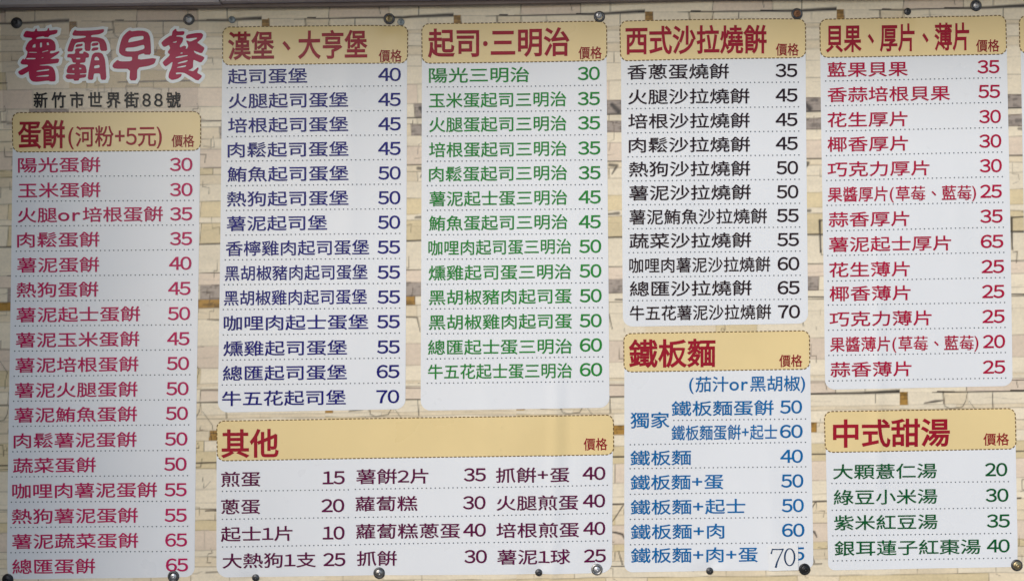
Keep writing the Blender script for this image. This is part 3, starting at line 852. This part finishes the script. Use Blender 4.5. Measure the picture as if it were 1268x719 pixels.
strokes = [pen_stroke([zz(340, 275, 2.0), zz(350, 235, 1.5), zz(362, 192, 1.3)]),
           pen_stroke([zz(350, 192, 1.6), zz(450, 196, 1.3), zz(562, 190, 1.6)]),
           pen_stroke([zz(556, 186, 1.4), zz(520, 260, 1.3), zz(480, 340, 1.5), zz(445, 420, 1.9), zz(418, 518, 2.4)]),
           pen_stroke([zz(668 + 86 * math.cos(a), 332 + 150 * math.sin(a), 1.2 + 0.9 * abs(math.cos(a)))
                       for a in np.linspace(0, 2 * math.pi, 40)[:-1]], True)]
def merge(sts):
    V, Fc, n = [], [], 0
    for k, (a, b) in enumerate(sts):
        V.append(np.column_stack([a, np.full(len(a), k * 0.00006)])); Fc += [tuple(i + n for i in fc) for fc in b]; n += len(a)
    return np.concatenate(V), Fc
for sts in (strokes[:3], strokes[3:]):
    V, Fc = merge(sts)
    P = place(V[:, 0], V[:, 1], 0.0027); P[:, 1] -= V[:, 2] + curl(V[:, 0])
    mesh_object("printed_figure", P, Fc, ink("sticker_blue_ink", 38, 72, 112) if "sticker_blue_ink" not in bpy.data.materials else bpy.data.materials["sticker_blue_ink"], sticker)

# ------------------------------------------------------------------ eyelets and screws
def lathe(profile, n=28, off=(0, 0)):
    """Revolve (radius, height) about the axis that points at the viewer; units metres."""
    V, Fc = [], []
    for j, (r, z) in enumerate(profile):
        for i in range(n):
            a = 2 * math.pi * i / n
            V.append((off[0] + r * math.cos(a), -z, off[1] + r * math.sin(a)))
    m = len(profile)
    for j in range(m - 1):
        for i in range(n):
            k = (i + 1) % n
            Fc.append((j * n + i, (j + 1) * n + i, (j + 1) * n + k, j * n + k))
    return V, Fc

def eyelet_profile(R, r, h):
    P = []
    for a in np.linspace(0, math.pi, 9):
        P.append(((R + r) / 2 + (R - r) / 2 * math.cos(a), h * math.sin(a) + 0.0004))
    P.append((r * 0.97, -0.002)); return P

def screw(name, x, y, R, mat, label, cat, group, slot=True, tilt=0.0, raise_=0.0):
    root = bpy.data.objects.new(name, None); root.empty_display_size = 0.01
    COL.objects.link(root)
    c = place(x, y, 0.0)
    root.location = c
    root.rotation_euler = (tilt, 0, tilt * 0.7)
    tag(root, label, cat, group)
    prof = [(R * 1.0, 0.0), (R * 1.0, R * 0.16)]
    for a in np.linspace(0.1, math.pi / 2, 6):
        prof.append((max(R * 0.34, R * math.cos(a) * 1.0), R * (0.16 + 0.34 * math.sin(a))))
    prof += [(R * 0.30, R * 0.44), (R * 0.26, R * 0.30), (0.00001, R * 0.24)]
    prof = [(r, z + 0.0006 + raise_) for r, z in prof]
    V, Fc = lathe(prof, 24)
    mesh_object("head", V, Fc, mat, root, smooth=True)
    V, Fc = lathe([(R * 0.4, -0.028), (R * 0.4, 0.0012 + raise_)], 12)
    mesh_object("shank", V, Fc, mat, root, smooth=True)
    return root

EY = [ (M_DARKSTEEL, M_DARKSTEEL, "dark screw in the eyelet at the top left corner of the banner", 0.9),
       (M_DARKSTEEL, M_BRIGHT, "screw with a pale grey head in the eyelet above the last title character", 0.62),
       (M_DARKSTEEL, M_BRASS, "brassy screw in the eyelet above the navy blue price list", 0.62),
       (M_DARKSTEEL, M_BRIGHT, "grey screw with a bright dot in the eyelet above the leaf green price list", 0.42),
       (M_DARKSTEEL, M_RUST, "rusty brown screw in the eyelet above the dark brown price list", 0.66),
       (M_DARKSTEEL, M_BRIGHT, "pale screw in the eyelet above the crimson price list, at the top edge", 0.55),
       (M_BLACKCAP, M_BLACKCAP, "black screw in the eyelet at the bottom left corner of the banner", 0.85),
       (M_DARKSTEEL, M_BRIGHT, "screw with a pale head in the eyelet over the last magenta price", 0.5),
       (M_DARKSTEEL, M_STEEL, "dull steel screw in the eyelet below the middle column of the maroon list", 0.72),
       (M_STEEL, M_BRIGHT, "steel screw in the eyelet at the lower right corner of the maroon list", 0.5),
       (M_BLACKCAP, M_BLACKCAP, "black screw in the eyelet at the lower right corner of the blue list", 0.7),
       (M_DARKSTEEL, M_BRASS, "shiny brassy screw in the eyelet at the lower right corner of the dark green list", 0.75)]
for (x, y), (me_, ms_, lab, k) in zip(EYELETS, EY):
    R = 7.1 * S
    V, Fc = lathe(eyelet_profile(R, R * 0.55, 0.0026), 32)
    e = mesh_object("eyelet", V, Fc, me_, banner, smooth=True)
    e.location = place(x, y, 0.0006)
    off = (-0.6, -1.6) if k == 0.42 else (0, 0)
    screw("screw", x + off[0], y + off[1], R * max(0.56, k), ms_, lab, "screw", "screws through the banner eyelets", tilt=0.08, raise_=0.0006)
SL = [(M_BLUEZINC, "small grey screw on the black crack left of the navy list's heading"),
      (M_BLUEZINC, "small bluish screw beside the brassy eyelet above the navy list"),
      (M_DARKSTEEL, "small dark screw above the middle of the crimson list's heading"),
      (M_DARKSTEEL, "small dark screw at the bottom edge under the first maroon column"),
      (M_DARKSTEEL, "small dark screw under the third maroon column, vinyl puckered below it"),
      (M_DARKSTEEL, "small dark screw at the bottom edge of the blue list")]
for (x, y), (m_, lab) in zip(SMALL, SL):
    screw("small_screw", x, y, 4.4 * S, m_, lab, "screw", "small screws pinching the vinyl", tilt=0.05)

# ------------------------------------------------------------------ metal rail along the top
def bar(name, quad, y_front, y_back, mat, parent):
    """Straight bar whose front face fills quad (picture points on the plane y = y_front)."""
    V = []
    for yy in (y_front, y_back):
        for (px, py) in quad:
            a = (px - W / 2) / F; b = (H / 2 - py) / F
            dy = CP - b * SP; dz = SP + b * CP
            t = (D + y_front) / dy
            V.append((a * t, yy, CAM.z + dz * t))
    n = len(quad)
    Fc = [tuple(reversed(range(n))), tuple(range(n, 2 * n))] + [(i, (i + 1) % n, n + (i + 1) % n, n + i) for i in range(n)]
    return mesh_object(name, V, Fc, mat, parent)
def rail(name, label, pieces):
    root = bpy.data.objects.new(name, None); root.empty_display_size = 0.1
    COL.objects.link(root); root.location = (0, -0.02, ZC + 0.74)
    tag(root, label, "rail", "metal rails along the top edge")
    for (nm, quad, a, b, m) in pieces:
        o = bar(nm, quad, a, b, m, None)
        o.parent = root
        o.matrix_parent_inverse = root.matrix_basis.inverted()
    return root
rail("metal_rail", "light grey metal rail at the top left corner, ending at a joint",
     [("front_lip", [(-60, -40), (271, -40), (271, 2.6), (-60, 7.0)], -0.045, -0.024, M_RAIL)])
rail("metal_rail", "darker grey metal rail along the top edge, right of the joint",
     [("front_lip", [(272.5, -40), (1330, -40), (1330, -14), (272.5, 1.4)], -0.045, -0.024, M_RAIL)])
rail("backing_strip", "brownish grey strip behind the rails, just above the banner's stone pattern",
     [("strip", [(-60, -40), (1330, -40), (1330, -7.5), (900, -0.5), (540, 6.3), (270, 9.3), (-60, 12.2)], -0.023, -0.0125, M_RAIL2)])
